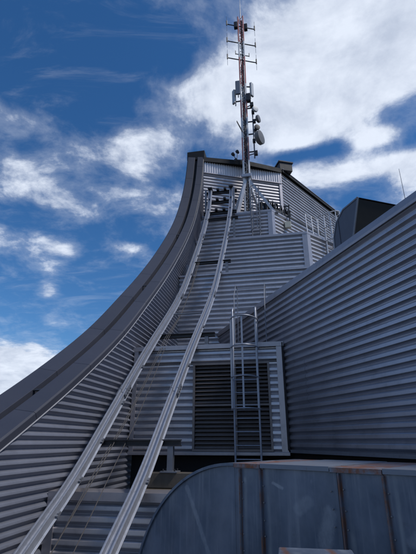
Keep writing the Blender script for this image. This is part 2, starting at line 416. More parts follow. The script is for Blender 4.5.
# ------------------------------------------------------------------ curved side wall and its parapet
INNER = [(-1.0, -2.55), (1.0, -1.9), (3.0, -1.08), (4.9, -.08), (6.7, .98), (8.4, 2.14), (9.95, 3.42), (11.3, 4.6), (12.65, 5.9), (14.0, 7.35), (15.1, 8.75), (16.0, 10.3), (16.6, 11.75), (17.0, 13.3)]
def curve(pts, n=6):            # Catmull-Rom through the points
    out = []
    for i in range(len(pts) - 1):
        p0 = pts[max(i - 1, 0)]; p1 = pts[i]; p2 = pts[i + 1]; p3 = pts[min(i + 2, len(pts) - 1)]
        for k in range(n):
            t = k / n
            out.append(tuple(.5 * (2 * p1[j] + (p2[j] - p0[j]) * t + (2 * p0[j] - 5 * p1[j] + 4 * p2[j] - p3[j]) * t * t + (3 * p1[j] - p0[j] - 3 * p2[j] + p3[j]) * t ** 3) for j in (0, 1)))
    out.append(pts[-1]); return out
IC = curve(INNER, 6)
def curve_w(z):
    for (a, b) in zip(IC, IC[1:]):
        if a[1] <= z <= b[1]: return a[0] + (b[0] - a[0]) * (z - a[1]) / max(b[1] - a[1], 1e-6)
    return IC[0][0] if z < IC[0][1] else IC[-1][0]
UW = -3.55
t = thing('curved_side_wall', 'ribbed grey side wall under the sweeping curved parapet', 'wall', B(UW, 8, -EYE))
def start_left(z, q): return P2(UW, min(curve_w(z) - .02, 17.2))
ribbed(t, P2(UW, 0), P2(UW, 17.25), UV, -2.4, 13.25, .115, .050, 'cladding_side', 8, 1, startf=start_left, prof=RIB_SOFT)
m = MB(); m.sweep([(0, 0), (.014, 0), (.014, .016), (0, .016)], [(B(UW + .056, a, b), UV, Vector((0, 0, 1)) * .8 - WV * .6) for a, b in IC])
m.build('drip_edge', 'pale_steel', t)

t = thing('curved_parapet', 'dark grey curved parapet with two coping bands and a groove sweeping upward', 'parapet', B(-3.9, 4, -EYE))
def frames(cv, i0, i1, inset=0.0):
    fr = []
    for i in range(i0, i1 + 1):
        a = cv[max(i - 1, 0)]; b = cv[min(i + 1, len(cv) - 1)]
        d = Vector((b[0] - a[0], b[1] - a[1])).normalized()
        bv = WV * (-d.y) + ZV * d.x
        p = B(0, cv[i][0], cv[i][1])
        fr.append([p, UV, bv, WV * d.x + ZV * d.y])
    if inset:
        fr[0][0] = fr[0][0] + fr[0][3] * inset; fr[-1][0] = fr[-1][0] - fr[-1][3] * inset
    return [(f[0], f[1], f[2]) for f in fr]
bands = [('coping_panel', [(-3.485, .0), (-3.485, .11), (-3.51, .13), (-3.80, .175), (-3.80, .0)]),
         ('coping_panel', [(-3.94, .0), (-3.94, .172), (-4.27, .235), (-4.31, .215), (-4.31, .0)])]
for nm, prof in bands:
    step = 5 if prof[0][0] > -3.6 else 6
    i = 0
    while i < len(IC) - 1:
        j = min(i + step, len(IC) - 1)
        if len(IC) - 1 - j < 3: j = len(IC) - 1
        m = MB(); m.sweep(prof, frames(IC, i, j, .002)); m.build(nm, 'parapet', t, bevel=.006)
        i = j
m = MB(); m.sweep([(-3.56, -.02), (-3.56, .02), (-3.78, .02), (-3.78, .05), (-3.98, .05), (-3.98, .02), (-4.25, .02), (-4.25, -.02)], frames(IC, 0, len(IC) - 1)); m.build('groove', 'parapet_joint', t)
for k in (22, 39, 54):     # straps across the groove
    f = frames(IC, k, k)[0]; d = f[1].cross(f[2])
    MB().obox(f[0] + UV * (-3.87) + f[2] * .150, (f[1], f[2], d), (.075, .010, .03)).build('strap', 'steel_dark', t)
m = MB()                          # outer skin down to street level
for a, b in zip(IC, IC[1:]):
    m.add([B(-4.26, a[0], a[1]), B(-4.26, b[0], b[1]), B(-4.26, b[0], -39.6), B(-4.26, a[0], -39.6)], [(0, 1, 2, 3)])
m.build('outer_skin', 'parapet', t)
m = MB(); m.bbox(-4.36, -3.46, 16.86, 17.5, 13.22, 13.74); m.build('end_cap', 'black', t, bevel=.02)

# ------------------------------------------------------------------ terrace walls
def coping(parent, plan, z, h=.10, proj=.05, depth=.35, mt='trim', name='coping'):
    """folded flashing along plan [(u,w)...] with an overhang on the outer side"""
    pts = [P2(*p) for p in plan]; fr = []
    for i, p in enumerate(pts):
        a = pts[max(i - 1, 0)]; b = pts[min(i + 1, len(pts) - 1)]
        d1 = (p - a).normalized() if i else (b - p).normalized()
        d2 = (b - p).normalized() if i < len(pts) - 1 else d1
        n1 = Vector((d1.y, -d1.x, 0)); n2 = Vector((d2.y, -d2.x, 0)); n = (n1 + n2).normalized(); n = n / max(n.dot(n1), .3)
        fr.append((Vector((p.x, p.y, z + EYE)), n, ZV))
    MB().sweep([(proj, -h), (proj, 0), (-depth, .015), (-depth, -h * .6), (proj - .02, -h * .6), (proj - .02, -h)], fr).build(name, mt, parent)

# lowest wall (below the track)
t = thing('ribbed_wall', 'low ribbed wall with pale flat coping under the twin steel track', 'wall', B(-1, 6.15, -EYE), group='stepped terrace walls')
ribbed(t, P2(-3.44, 6.15), P2(1.5, 6.15), OUT, -EYE, -.76, .142, .052, ribs=6)
coping(t, [(-3.5, 6.15), (1.52, 6.15)], -.66, .11, .075, .25)
MB().bbox(-3.50, -3.37, 6.08, 6.22, -EYE, -.772).build('end_trim', 'trim', t)
MB().bbox(-3.5, 1.5, 6.2, 6.26, -EYE, -.74).build('backing', 'ledge', t)

# louvred wall
T1 = 9.15
t = thing('louvred_wall', 'ribbed wall with a large dark louvre grille behind the caged ladder', 'wall', B(-1.8, T1, -1.25), group='stepped terrace walls')
LU0, LU1, LZ0, LZ1 = -2.06, -.47, -.15, 1.57
ribbed(t, P2(-3.42, T1), P2(LU0 - .045, T1), OUT, -.20, LZ1 + .02, .142, .052)
ribbed(t, P2(LU1 + .045, T1), P2(-.245, T1), OUT, -.20, LZ1 + .02, .142, .052)
ribbed(t, P2(-3.42, T1), P2(-.245, T1), OUT, LZ1 + .045, 1.93, .142, .052, ribs=3)
coping(t, [(-3.54, T1), (-.10, T1)], 2.03, .10, .08, .30)
MB().bbox(-3.50, -3.40, T1 - .066, T1 + .06, -.20, 1.928).build('end_trim', 'trim', t)
MB().bbox(-.26, -.125, T1 - .068, T1 + .06, -.20, 1.928).build('end_trim', 'trim', t)
MB().bbox(-3.52, -.10, T1 - .085, T1 + .08, -.27, -.203).build('base_flashing', 'trim', t, bevel=.008)
MB().bbox(-3.5, -.12, T1 + .17, T1 + .24, -1.24, 1.9).build('backing', 'ledge', t)
lv = MB().bbox(LU0, LU1, T1 + .09, T1 + .11, LZ0, LZ1).build('louvre', 'black', t, label='dark metal louvre grille in two rows')
PM[lv.name] = Matrix.Identity(4)
fm = MB()
fm.bbox(LU0 - .045, LU0, T1 - .064, T1 + .10, LZ0 - .045, LZ1 + .045); fm.bbox(LU1, LU1 + .045, T1 - .064, T1 + .10, LZ0 - .045, LZ1 + .045)
fm.bbox(LU0, LU1, T1 - .064, T1 + .10, LZ1, LZ1 + .045); fm.bbox(LU0, LU1, T1 - .064, T1 + .10, LZ0 - .045, LZ0)
fm.build('frame', 'grille', lv)
MB().bbox(LU0, LU1, T1 - .045, T1 + .05, .70, .74).build('mullion', 'grille', lv)
MB().bbox(-1.20, -1.15, T1 - .047, T1 + .05, LZ0, LZ1).build('mullion', 'grille', lv)
for (a, b) in ((LU0 + .004, -1.204), (-1.146, LU1 - .004)):
    for k in range(21):
        z = LZ0 + .045 + k * .0815
        if .665 < z < .775: continue
        MB().obox(B((a + b) / 2, T1, z), (UV, (WV * .78 + ZV * .62).normalized(), (ZV * .78 - WV * .62).normalized()), ((b - a) / 2, .052, .003)).build('slat', 'grille', lv)

# second, third and fourth walls
t = thing('ribbed_wall', 'ribbed wall above the louvred wall, where the caged ladder ends', 'wall', B(-1.5, 12.9, 1.9), group='stepped terrace walls')
ribbed(t, P2(-3.5, 12.9), P2(1.6, 12.9), OUT, 1.9, 5.24, .157, .066, ribs=5)
coping(t, [(-3.5, 12.9), (1.6, 12.9)], 5.29, .06, .085, .30, 'trim')
t = thing('ribbed_wall', 'wide ribbed wall with a pale corner strip, below the hooped ladder guard', 'wall', B(0, 15.4, 5.22), group='stepped terrace walls')
C3 = (1.03, 15.42); E3 = (3.2, 17.78)
n3 = (P2(*E3) - P2(*C3)).normalized(); n3 = Vector((n3.y, -n3.x, 0))
ribbed(t, P2(-3.5, 15.42), P2(*C3), OUT, 5.22, 7.76, .176, .074, ribs=5)
ribbed(t, P2(*C3), P2(*E3), n3, 5.22, 7.76, .176, .074, ribs=5)
coping(t, [(-3.5, 15.42), C3, E3], 7.86, .10, .09, .3)
def corner_strip(parent, c, e, z0, z1, wd, name='corner_strip'):
    pc = P2(*c); d1 = UV; d2 = (P2(*e) - pc).normalized(); n2 = Vector((d2.y, -d2.x, 0))
    k = .082
    nb = (OUT + n2).normalized(); nb = nb / nb.dot(n2)
    o1 = pc + OUT * k - d1 * wd; o2 = pc + nb * k; o3 = pc + n2 * k + d2 * wd
    m = MB(); m.prism([Vector((p.x, p.y, z0 + EYE)) for p in (o1, o2, o3, o3 - n2 * .05, pc + nb * .0, o1 - OUT * .05)], Vector((0, 0, z1 - z0)))
    m.build(name, 'trim', parent)
corner_strip(t, C3, E3, 5.22, 7.755, .16)
t = thing('ribbed_wall', 'short ribbed wall with a pale corner strip under the mast feet', 'wall', B(-1, 16.6, 7.78), group='stepped terrace walls')
C4 = (-.33, 16.58); E4 = (2.9, 20.87)
n4 = (P2(*E4) - P2(*C4)).normalized(); n4 = Vector((n4.y, -n4.x, 0))
ribbed(t, P2(-3.5, 16.58), P2(*C4), OUT, 7.78, 9.63, .176, .074, ribs=5)
ribbed(t, P2(*C4), P2(*E4), n4, 7.78, 9.63, .176, .074, ribs=5)
coping(t, [(-3.5, 16.58), C4, E4], 9.72, .085, .09, .3)
corner_strip(t, C4, E4, 7.78, 9.63, .15)

# top wall with pale fascia and dark roof edge
t = thing('top_wall', 'topmost ribbed wall with a pale fascia band under the dark roof edge', 'wall', B(-1.5, 17.8, 9.64), group='stepped terrace walls')
TA = (-3.55, 17.0); TB = (.23, 18.70); TC = (4.2, 24.95)
dA = (P2(*TB) - P2(*TA)).normalized(); nA = Vector((dA.y, -dA.x, 0))
dB = (P2(*TC) - P2(*TB)).normalized(); nB = Vector((dB.y, -dB.x, 0))
ribbed(t, P2(*TA), P2(*TB), nA, 9.64, 12.42, .176, .074, ribs=5)
ribbed(t, P2(*TB), P2(*TC), nB, 9.64, 13.05, .176, .074, ribs=5)
Lf = (P2(*TB) - P2(*TA)).length; nr = 34
for g in range(4):                # fascia in four lengths of standing ribs
    m = MB(); rows = []
    for k in range(nr * g // 4, nr * (g + 1) // 4):
        for tt, o in ((0, 0), (.35, 0), (.45, 1), (.85, 1), (.95, 0)):
            rows.append(((k + tt) / nr * Lf, o * .035))
    rows.append(((nr * (g + 1) // 4) / nr * Lf, 0))
    vs = []; fs = []
    for s, o in rows:
        p = P2(*TA) + dA * s + nA * (o + .09)
        vs += [Vector((p.x, p.y, 12.44 + EYE)), Vector((p.x, p.y, 13.06 + EYE))]
    for k in range(len(rows) - 1): fs.append((2 * k, 2 * k + 2, 2 * k + 3, 2 * k + 1))
    m.add(vs, fs); m.build('fascia_sheet', 'fascia', t)
for z0, z1 in ((12.40, 12.44),):
    a = P2(*TA); b = P2(*TB); m = MB(); c = (a + b) / 2 + nA * .09; c.z = (z0 + z1) / 2 + EYE
    m.obox(c, (dA, nA, ZV), (Lf / 2, .05, (z1 - z0) / 2)); m.build('fascia_trim', 'trim', t)
c = P2(*TB) + nA * .06 - dA * .06; m = MB(); c.z = 11.35 + EYE; m.obox(c, (dA, nA, ZV), (.07, .05, 1.70)); m.build('corner_strip', 'trim', t)
mid = (-1.45, 17.72)
coping(t, [TA, (-2.6, 17.33), mid, (-.5, 18.26), TB], 13.30, .25, .17, .9, 'black', 'roof_edge')
coping(t, [TB, (1.5, 20.70), TC], 13.30, .16, .17, .9, 'black', 'roof_edge')
m = MB(); d = (P2(*TC) - P2(*TB)); c = P2(*TB) + nB * .18; c2 = P2(*TC) + nB * .18
m.bar((c.x, c.y, 13.315 + EYE), (c2.x, c2.y, 13.315 + EYE), .03, .03); m.build('drip_edge', 'trim', t)
m = MB(); m.prism([B(-4.2, 17.15, 13.05), B(.2, 19.0, 13.05), B(4.1, 25.2, 13.05), B(4.1, 30, 13.05), B(-4.2, 30, 13.05)], Vector((0, 0, .2))); m.build('roof', 'deck', t)
t = thing('roof_vent_box', 'dark square vent box on the corner of the roof edge', 'vent', B(.42, 19.0, 13.27))
m = MB(); m.obox(B(.42, 19.05, 13.52), (dA, nA, ZV), (.36, .36, .25)); m.build('body', 'steel_dark', t, bevel=.02)
m = MB(); m.obox(B(.42, 19.05, 13.80), (dA, nA, ZV), (.41, .41, .04)); m.build('lid', 'parapet', t, bevel=.01)

# ------------------------------------------------------------------ big ribbed wall on the other side
t = thing('block_wall', 'tall blue-grey ribbed wall of the neighbouring plant block with sloping-looking flat coping', 'wall', W0 + Vector((0, 0, EYE - .2)))
t['label'] = 'large blue-grey ribbed wall of the plant block beside the louvred wall'
wa = W0 + WD * 4.4; wb = W0 - WD * 8.5
ribbed(t, Vector((wa.x, wa.y, 0)), Vector((wb.x, wb.y, 0)), -WN, -.15, 3.10, .138, .046, 'cladding_block', 6, 3)
m = MB(); fr = [(Vector((p.x, p.y, 3.12 + EYE)), -WN, ZV) for p in (wa, wb)]
ts = [0, .22, .47, .72, 1]
for a, b in zip(ts, ts[1:]):
    m = MB(); q0 = wa.lerp(wb, a) + (wb - wa).normalized() * .002; q1 = wa.lerp(wb, b) - (wb - wa).normalized() * .002
    m.sweep([(.085, -.03), (.085, .015), (.05, .14), (-.35, .17), (-.35, .0), (.05, .0), (.065, -.03)], [(Vector((p.x, p.y, 3.12 + EYE)), -WN, ZV) for p in (q0, q1)])
    m.build('coping_panel', 'trim', t)
m = MB(); m.sweep([(.085, -.21), (.085, -.155), (-.1, -.15), (-.1, -.21)], [(Vector((p.x, p.y, EYE)), -WN, ZV) for p in (W0 + WD * .0 - WD * .12, wb)]); m.build('base_flashing', 'steel_grey', t)
m = MB(); m.sweep([(-.10, -2.0), (-.10, 3.1), (-.22, 3.1), (-.22, -2.0)], [(Vector((p.x, p.y, EYE)), -WN, ZV) for p in (wa, wb)]); m.build('backing', 'ledge', t)
q = W0 - WD * .10 - WN * .0
m = MB(); q0 = W0 - WD * .02; m.obox(Vector((q0.x, q0.y, .92 + EYE)) - WN * .070, (WD, WN, ZV), (.035, .02, 1.09)); m.build('corner_angle', 'steel_dark', t)
m = MB(); pl = [wa + WN * .2, wb + WN * .2, wb + WN * 9, wa + WN * 9]; m.prism([Vector((p.x, p.y, 3.0 + EYE)) for p in pl], Vector((0, 0, .1)))
struct(m, 'block_roof', 'deck')

# intake hood on the block roof
HB = W0 + WN * .9
def H(a, b, z): p = HB + WD * a + WN * b; return Vector((p.x, p.y, z + EYE))
t = thing('intake_hood', 'blue-grey ventilation hood with a black open mouth on the plant block roof', 'vent', H(-1.2, .7, 3.1))
side = [(-1.95, 4.72), (-1.42, 4.72), (-1.14, 4.55), (-.99, 4.25), (-.97, 3.1), (-1.30, 3.1), (-1.42, 3.45)]
for b in (0.0, 1.55):
    m = MB(); m.prism([H(a, b, z) for a, z in side], WN * .03); m.build('side_panel', 'hood', t, bevel=.006)
for (a0, z0), (a1, z1) in zip(side, side[1:] + side[:1]):
    m = MB(); m.bar(H(a0, -.006, z0), H(a1, -.006, z1), .035, .012, WN); m.build('edge_strip', 'steel_grey', t)
m = MB(); m.bar(H(-1.20, -.008, 3.1), H(-1.20, -.008, 4.55), .03, .010, WN); m.build('seam', 'hood', t)
top = [(-1.95, 4.72), (-1.42, 4.72), (-1.14, 4.55), (-.99, 4.25), (-.97, 3.1)]
for (a, b) in zip(top, top[1:]):
    m = MB(); m.add([H(a[0], .03, a[1]), H(b[0], .03, b[1]), H(b[0], 1.55, b[1]), H(a[0], 1.55, a[1])], [(0, 1, 2, 3)]); m.build('top_panel', 'hood', t)
m = MB(); m.add([H(-1.92, .03, 4.70), H(-1.92, 1.55, 4.70), H(-1.40, 1.55, 3.45), H(-1.40, .03, 3.45)], [(0, 1, 2, 3)])
m.build('mouth', 'black', t)
m = MB(); m.prism([H(-1.40, .03, 3.1), H(-1.29, .03, 3.1), H(-1.39, .03, 3.47), H(-1.42, .03, 3.47)], WN * 1.52); m.build('sill', 'hood', t)
m = MB(); m.lathe(H(-1.72, .55, 3.46), WN, [(0, -.06), (.085, -.06), (.095, 0), (.085, .06), (0, .06)], 14); m.tube([H(-1.72, .55, 3.08), H(-1.72, .55, 3.44)], .03)
tag(m.build('pipe_cap', 'black', smooth=True), 'small round black pipe end peeking over the block coping', 'pipe')
m = MB(); m.tube([H(-1.9, 1.3, 3.1), H(-1.9, 1.3, 4.2), H(-1.9, 1.29, 5.75)], [.012, .009, .004], 6)
tag(m.build('whip_aerial', 'steel_grey'), 'thin whip aerial rising beside the intake hood', 'aerial')
t2 = 0

# ------------------------------------------------------------------ twin steel track
RAIL = [(2.2, -2.95), (3.2, -2.30), (5.05, -1.07), (6.0, -.43), (7.1, .5), (8.7, 1.87), (11.45, 4.12)]
RAIL2 = [(11.45, 4.12), (13.2, 6.05), (14.6, 7.75), (15.5, 9.0), (16.1, 10.0), (16.45, 11.1)]
track = thing('maintenance_track', 'twin galvanised rails climbing the terraces on dark cross beams', 'track', B(-2.6, 3, -EYE))
prof = [(-.088, -.125), (.088, -.125), (.088, -.112), (.066, -.106), (.066, 0), (.040, 0), (.040, -.075), (-.040, -.075), (-.040, 0), (-.066, 0), (-.066, -.106), (-.088, -.112)]
def rail_frames(cv, u):
    fr = []
    for i, p in enumerate(cv):
        a = cv[max(i - 1, 0)]; b = cv[min(i + 1, len(cv) - 1)]; d = Vector((b[0] - a[0], b[1] - a[1])).normalized()
        fr.append((B(u, p[0], p[1]), UV, WV * (-d.y) + ZV * d.x))
    return fr
full = curve(RAIL + RAIL2[1:], 5)
cutz = [-2.9, -1.30, .92, 4.12, 7.75, 11.2]
def part_of(z0, z1):
    c = [p for p in full if z0 - 1e-6 <= p[1] <= z1 + 1e-6]
    def at(z):
        for a, b in zip(full, full[1:]):
            if a[1] <= z <= b[1]: k = (z - a[1]) / (b[1] - a[1]); return (a[0] + (b[0] - a[0]) * k, z)
        return full[-1]
    return [at(z0)] + [p for p in c if z0 + .05 < p[1] < z1 - .05] + [at(min(z1, 11.1))]
for u in (-3.1, -2.1):
    for a, b in zip(cutz, cutz[1:]):
        m = MB(); m.sweep(prof, rail_frames(part_of(a + .004, b - .004), u)); m.build('rail', 'galvanised', track, bevel=.004)
    for z in cutz[1:-1]:          # splice plates
        i = min(range(len(full)), key=lambda k: abs(full[k][1] - z)); f = rail_frames(full, u)[i]
        d = f[1].cross(f[2]); c = part_of(z, z + .01)[0]; c = B(u, *c)
        m = MB()
        for s in (-1, 1): m.obox(c + UV * s * .086 - f[2] * .055, (f[1], f[2], d), (.007, .04, .16))
        for s in (-1, 1):
            for k in (-.11, -.04, .04, .11): m.obox(c + UV * s * .097 - f[2] * .055 + d * k, (f[1], f[2], d), (.008, .012, .012))
        m.build('splice_plate', 'steel_grey', track)
for u in (-3.1, -2.1):            # rail clips
    fr_all = rail_frames(full, u)
    for k in range(3, len(full) - 2, 3):
        if random.random() < .3: continue
        p, a_, b_ = fr_all[k]; d_ = a_.cross(b_)
        for s_ in (-1, 1):
            m = MB(); m.obox(p + UV * s_ * .083 - b_ * .098, (a_, b_, d_), (.016, .018, .045)); m.obox(p + UV * s_ * .090 - b_ * .076, (a_, b_, d_), (.009, .006, .012)); m.build('rail_clip', 'steel_grey', track)
def on_rail(w):
    for a, b in zip(full, full[1:]):
        if a[0] <= w <= b[0]: return a[1] + (b[1] - a[1]) * (w - a[0]) / (b[0] - a[0])
    return full[-1][1]
def ibeam(mb, p, q, h, wd, up=ZV):
    p, q = Vector(p), Vector(q); d = (q - p).normalized(); x = d.cross(up).normalized()
    for s in (-1, 1): mb.bar(p + up * s * (h / 2 - .008), q + up * s * (h / 2 - .008), wd, .016, up)
    mb.bar(p, q, .012, h - .034, up)
# beam w, right end u, foot z, post?
for w, zf, ur in ((6.75, -.44, -1.74), (9.62, 1.91, -1.70), (13.25, 5.23, -1.76), (15.62, 7.79, -1.72)):
    z = on_rail(w) - .125 - .07
    ul = -3.20
    m = MB(); ibeam(m, B(ul, w, z - .025), B(ur, w, z - .025), .10, .10); m.build('cross_beam', 'steel_dark', track)
    for u in ((-1.90, -3.30) if w > 6.8 else (-1.90,)):
        if z - .07 - zf < .08: continue
        m = MB(); ibeam(m, B(u, w, zf + .02), B(u, w, z - .077), .09, .09, WV); m.build('post', 'steel_grey', track)
        m = MB(); m.bbox(u - .13, u + .13, w - .12, w + .12, zf, zf + .02); m.build('foot_plate', 'steel_grey', track)
        for sx in (-.09, .09):
            for sy in (-.08, .08): MB().tube([B(u + sx, w + sy, zf + .02), B(u + sx, w + sy, zf + .05)], .013, 6).build('anchor_bolt', 'steel_dark', track)
for w, z in ((16.05, 9.62), (16.33, 10.35), (16.52, 11.0)):
    m = MB(); ibeam(m, B(-3.35, w + .16, z), B(-1.85, w + .16, z), .14, .10); m.build('cross_beam', 'steel_dark', track)
    for u in (-3.1, -2.75, -2.4, -2.1): MB().bbox(u - .06, u + .06, w - .02, w + .24, z + .07, z + .15).build('bracket', 'steel_dark', track)
for w0 in (10.6, 14.3):           # struts under the rails
    z = on_rail(w0)
    m = MB(); m.tube([B(-3.02, w0, z - .15), B(-2.18, w0, z - .15)], .022, 8); m.build('tie_rod', 'steel_grey', track)
for u in (-3.1, -2.1):            # top end plates
    m = MB(); p = full[-1]; m.bbox(u - .10, u + .10, p[0] - .10, p[0] + .2, p[1] - .02, p[1] + .05); m.build('end_stop', 'steel_dark', track)
for u in (-3.30, -1.98):
    for w in (16.2,):
        m = MB(); m.bar(B(u, 16.45, 9.6), B(u, 16.45, 11.05), .08, .08, WV); m.build('post', 'steel_grey', track)

# timber sleepers under the lowest post
t = thing('timber_packing', 'weathered timber planks packed under the lowest track post', 'timber', B(-1.8, 6.75, -1.25))
for k in range(4):
    m = MB(); m.bbox(-2.25, -1.50 + .06 * (k % 2), 6.56 + .10 * (k % 2), 6.95 - .05 * (k % 2), -1.25 + k * .2, -1.25 + k * .2 + (.19 if k < 3 else .208)); m.build('plank', 'wood', t, bevel=.008)
t = thing('timber_packing', 'dark loose timbers lying in the trench below the louvre grille', 'timber', B(-1.4, 8.2, -1.25))
for k, (u, w, l, rz) in enumerate(((-2.6, 7.9, 1.3, .1), (-1.2, 8.1, 1.5, -.06), (-1.9, 7.5, 1.1, .22), (-.6, 7.7, .9, -.2))):
    d = (UV * math.cos(rz) + WV * math.sin(rz)); n = Vector((-d.y, d.x, 0))
    m = MB(); m.obox(B(u, w, -1.25 + .10), (d, n, ZV), (l / 2, .11, .10)); m.build('plank', 'wood', t, bevel=.006)
m = MB(); m.tube([B(-3.3, 8.3, -1.17), B(-2.0, 8.6, -1.17), B(-.2, 8.5, -1.17)], .07, 10)
tag(m.build('drain_pipe', 'steel_dark', smooth=True), 'dark pipe lying in the trench below the louvred wall', 'pipe')

# hanging cables beside the rail
for k, (u, du, sag) in enumerate(((-2.92, .10, .16), (-2.80, .20, .22), (-2.88, .0, .26))):
    pts = []
    ws = [3.0, 4.2, 5.2, 6.2, 7.2, 8.2, 9.4, 10.8, 12.2, 13.4]
    for i, w in enumerate(ws):
        f = i / (len(ws) - 1); pts.append(B(u + du * math.sin(f * 3.1 + k), w, on_rail(w) - .14 - sag * math.sin(math.pi * ((f * 3) % 1)) * .6))
    pts2 = []
    for i in range(len(pts) - 1):
        for j in range(3): pts2.append(pts[i].lerp(pts[i + 1], j / 3))
    pts2.append(pts[-1])
    m = MB(); m.tube(pts2, .0065 if k else .008, 6)
    tag(m.build('cable', 'cable', smooth=True), 'slack tan cable hanging between the two track rails', 'cable', 'cables along the track')

# ------------------------------------------------------------------ caged ladder on the louvred wall
def caged_ladder(name, label, u0, u1, w, z0, z1, cage0, cage1, depth, rung, hoop, r=.020, mt='galvanised', bars=5, wall_w=None, group=None, over=0.0):
    t = thing(name, label, 'ladder', B((u0 + u1) / 2, w, z0), group=group)
    for u in (u0, u1):
        m = MB(); pts = [B(u, w, z0), B(u, w, z1)]
        if over: pts += [B(u, w + .05, z1 + .08), B(u, w + .16, z1 + .11), B(u, w + .27, z1 + .06), B(u, w + .30, z1 - .05), B(u, w + .30, z1 - over)]
        m.tube(pts, r, 8); m.build('stringer', mt, t, smooth=True)
    z = z0 + rung * .6
    while z < (z1 if not over else z1 - .5):
        m = MB(); m.tube([B(u0, w, z), B(u1, w, z)], r * .62, 6); m.build('rung', mt, t, smooth=True); z += rung
    uc = (u0 + u1) / 2; hw = (u1 - u0) / 2
    def arc(k):                   # 0..1 round the cage
        th = math.pi * (1.0 - k); return (uc + math.cos(th) * (hw + .05) * (1 if .02 < k < .98 else 1), w - math.sin(th) * depth)
    z = cage0; hz = []
    while z <= cage1 + .01: hz.append(z); z += hoop
    for z in hz:
        m = MB(); pts = [B(u0 if 1 else 0, w, z)] + [B(*arc(k / 12), z) for k in range(13)] + [B(u1, w, z)]
        m.tube(pts, r * .75, 6); m.build('hoop', mt, t, smooth=True)
    for i in range(bars):
        k = (i + .5) / bars if bars > 1 else .5
        a = arc(k); m = MB(); m.bar(B(a[0], a[1] + .012, cage0 - .02), B(a[0], a[1] + .012, hz[-1] + .02), .035 if r > .018 else .03, .008, WV); m.build('cage_bar', mt, t)
    if wall_w:
        zz = z0 + .35
        while zz < min(z1, 1.9 if wall_w < 10 else z1):
            for u in (u0, u1):
                m = MB(); m.bar(B(u, w, zz), B(u, wall_w, zz), .03, .03); m.build('standoff', mt, t)
            zz += 1.2
    return t
caged_ladder('caged_ladder', 'galvanised caged ladder in front of the dark louvre grille', -1.17, -.66, 8.86, -1.25, 2.70, .60, 2.45, .52, .255, .62, .021, 'galvanised', 3, 9.11, over=.75)
# guard rail where the ladder lands
t = thing('guard_rail', 'thin grey guard rail on the terrace behind the caged ladder top', 'railing', B(-.8, 9.9, 1.9))
for u in (-1.17, -.46):
    m = MB(); m.tube([B(u, 9.9, 1.9), B(u, 9.9, 3.62)], .010, 8); m.build('post', 'steel_grey', t, smooth=True)
    m = MB(); m.tube([B(u, 9.9, 3.6), B(u, 9.6, 3.6), B(u, 9.22, 3.2), B(u, 9.2, 2.05)], .010, 8); m.build('side_rail', 'steel_grey', t, smooth=True)
for z in (3.1, 3.6):
    m = MB(); m.tube([B(-1.17, 9.9, z), B(-.46, 9.9, z)], .009, 8); m.build('rail', 'steel_grey', t, smooth=True)
caged_ladder('caged_ladder', 'small caged ladder climbing the short wall beside the mast foot', -1.18, -.84, 16.32, 7.80, 10.75, 8.55, 10.75, .34, .26, .55, .020, 'steel_grey', 4, 16.52)

# hooped guard on the corner facet of the wide wall
t = thing('hooped_ladder_guard', 'pale hooped ladder guard standing on the ledge over the pale corner strip', 'ladder', B(2.0, 16.4, 7.86))
d3 = (P2(*E3) - P2(*C3)).normalized()
def G(s, o, z): p = P2(*C3) + d3 * s + n3 * o; return Vector((p.x, p.y, z + EYE))
for s0, h in ((1.15, 1.15), (1.62, 1.15)):
    m = MB(); m.tube([G(s0, .1, 7.0), G(s0, .1, 7.86 + h), G(s0, -.03, 7.86 + h + .08), G(s0, -.22, 7.86 + h), G(s0, -.3, 7.8)], .032, 8); m.build('stringer', 'pale_steel', t, smooth=True)
for z in (7.2, 7.5, 7.8, 8.1, 8.4):
    m = MB(); m.tube([G(1.15, .1, z), G(1.62, .1, z)], .017, 6); m.build('rung', 'pale_steel', t, smooth=True)
for z in (7.75, 8.35, 8.98):
    pts = [G(1.385 + .30 * math.cos(th), .1 + .62 * max(0, math.sin(th)), z) for th in (math.pi * k / 12 for k in range(13))]
    m = MB(); m.tube(pts, .027, 6); m.build('hoop', 'pale_steel', t, smooth=True)
for k in (2, 4, 6, 8, 10):
    th = math.pi * k / 12; x, y = 1.385 + .30 * math.cos(th), .1 + .62 * math.sin(th)
    m = MB(); m.tube([G(x, y, 7.73), G(x, y, 9.0)], .022, 6); m.build('cage_bar', 'pale_steel', t, smooth=True)
t = thing('guard_rail', 'slanted pale guard rail next to the hooped ladder guard', 'railing', B(1.4, 16.2, 7.86))
for s0 in (.25, .62, .98):
    m = MB(); m.tube([G(s0 - .08, -.05, 7.84), G(s0, -.15, 8.86)], .022, 8); m.build('post', 'pale_steel', t, smooth=True)
for z, o in ((8.86, -.15), (8.4, -.105)):
    m = MB(); m.tube([G(.2, o, z), G(1.05, o, z)], .018, 8); m.build('rail', 'pale_steel', t, smooth=True)

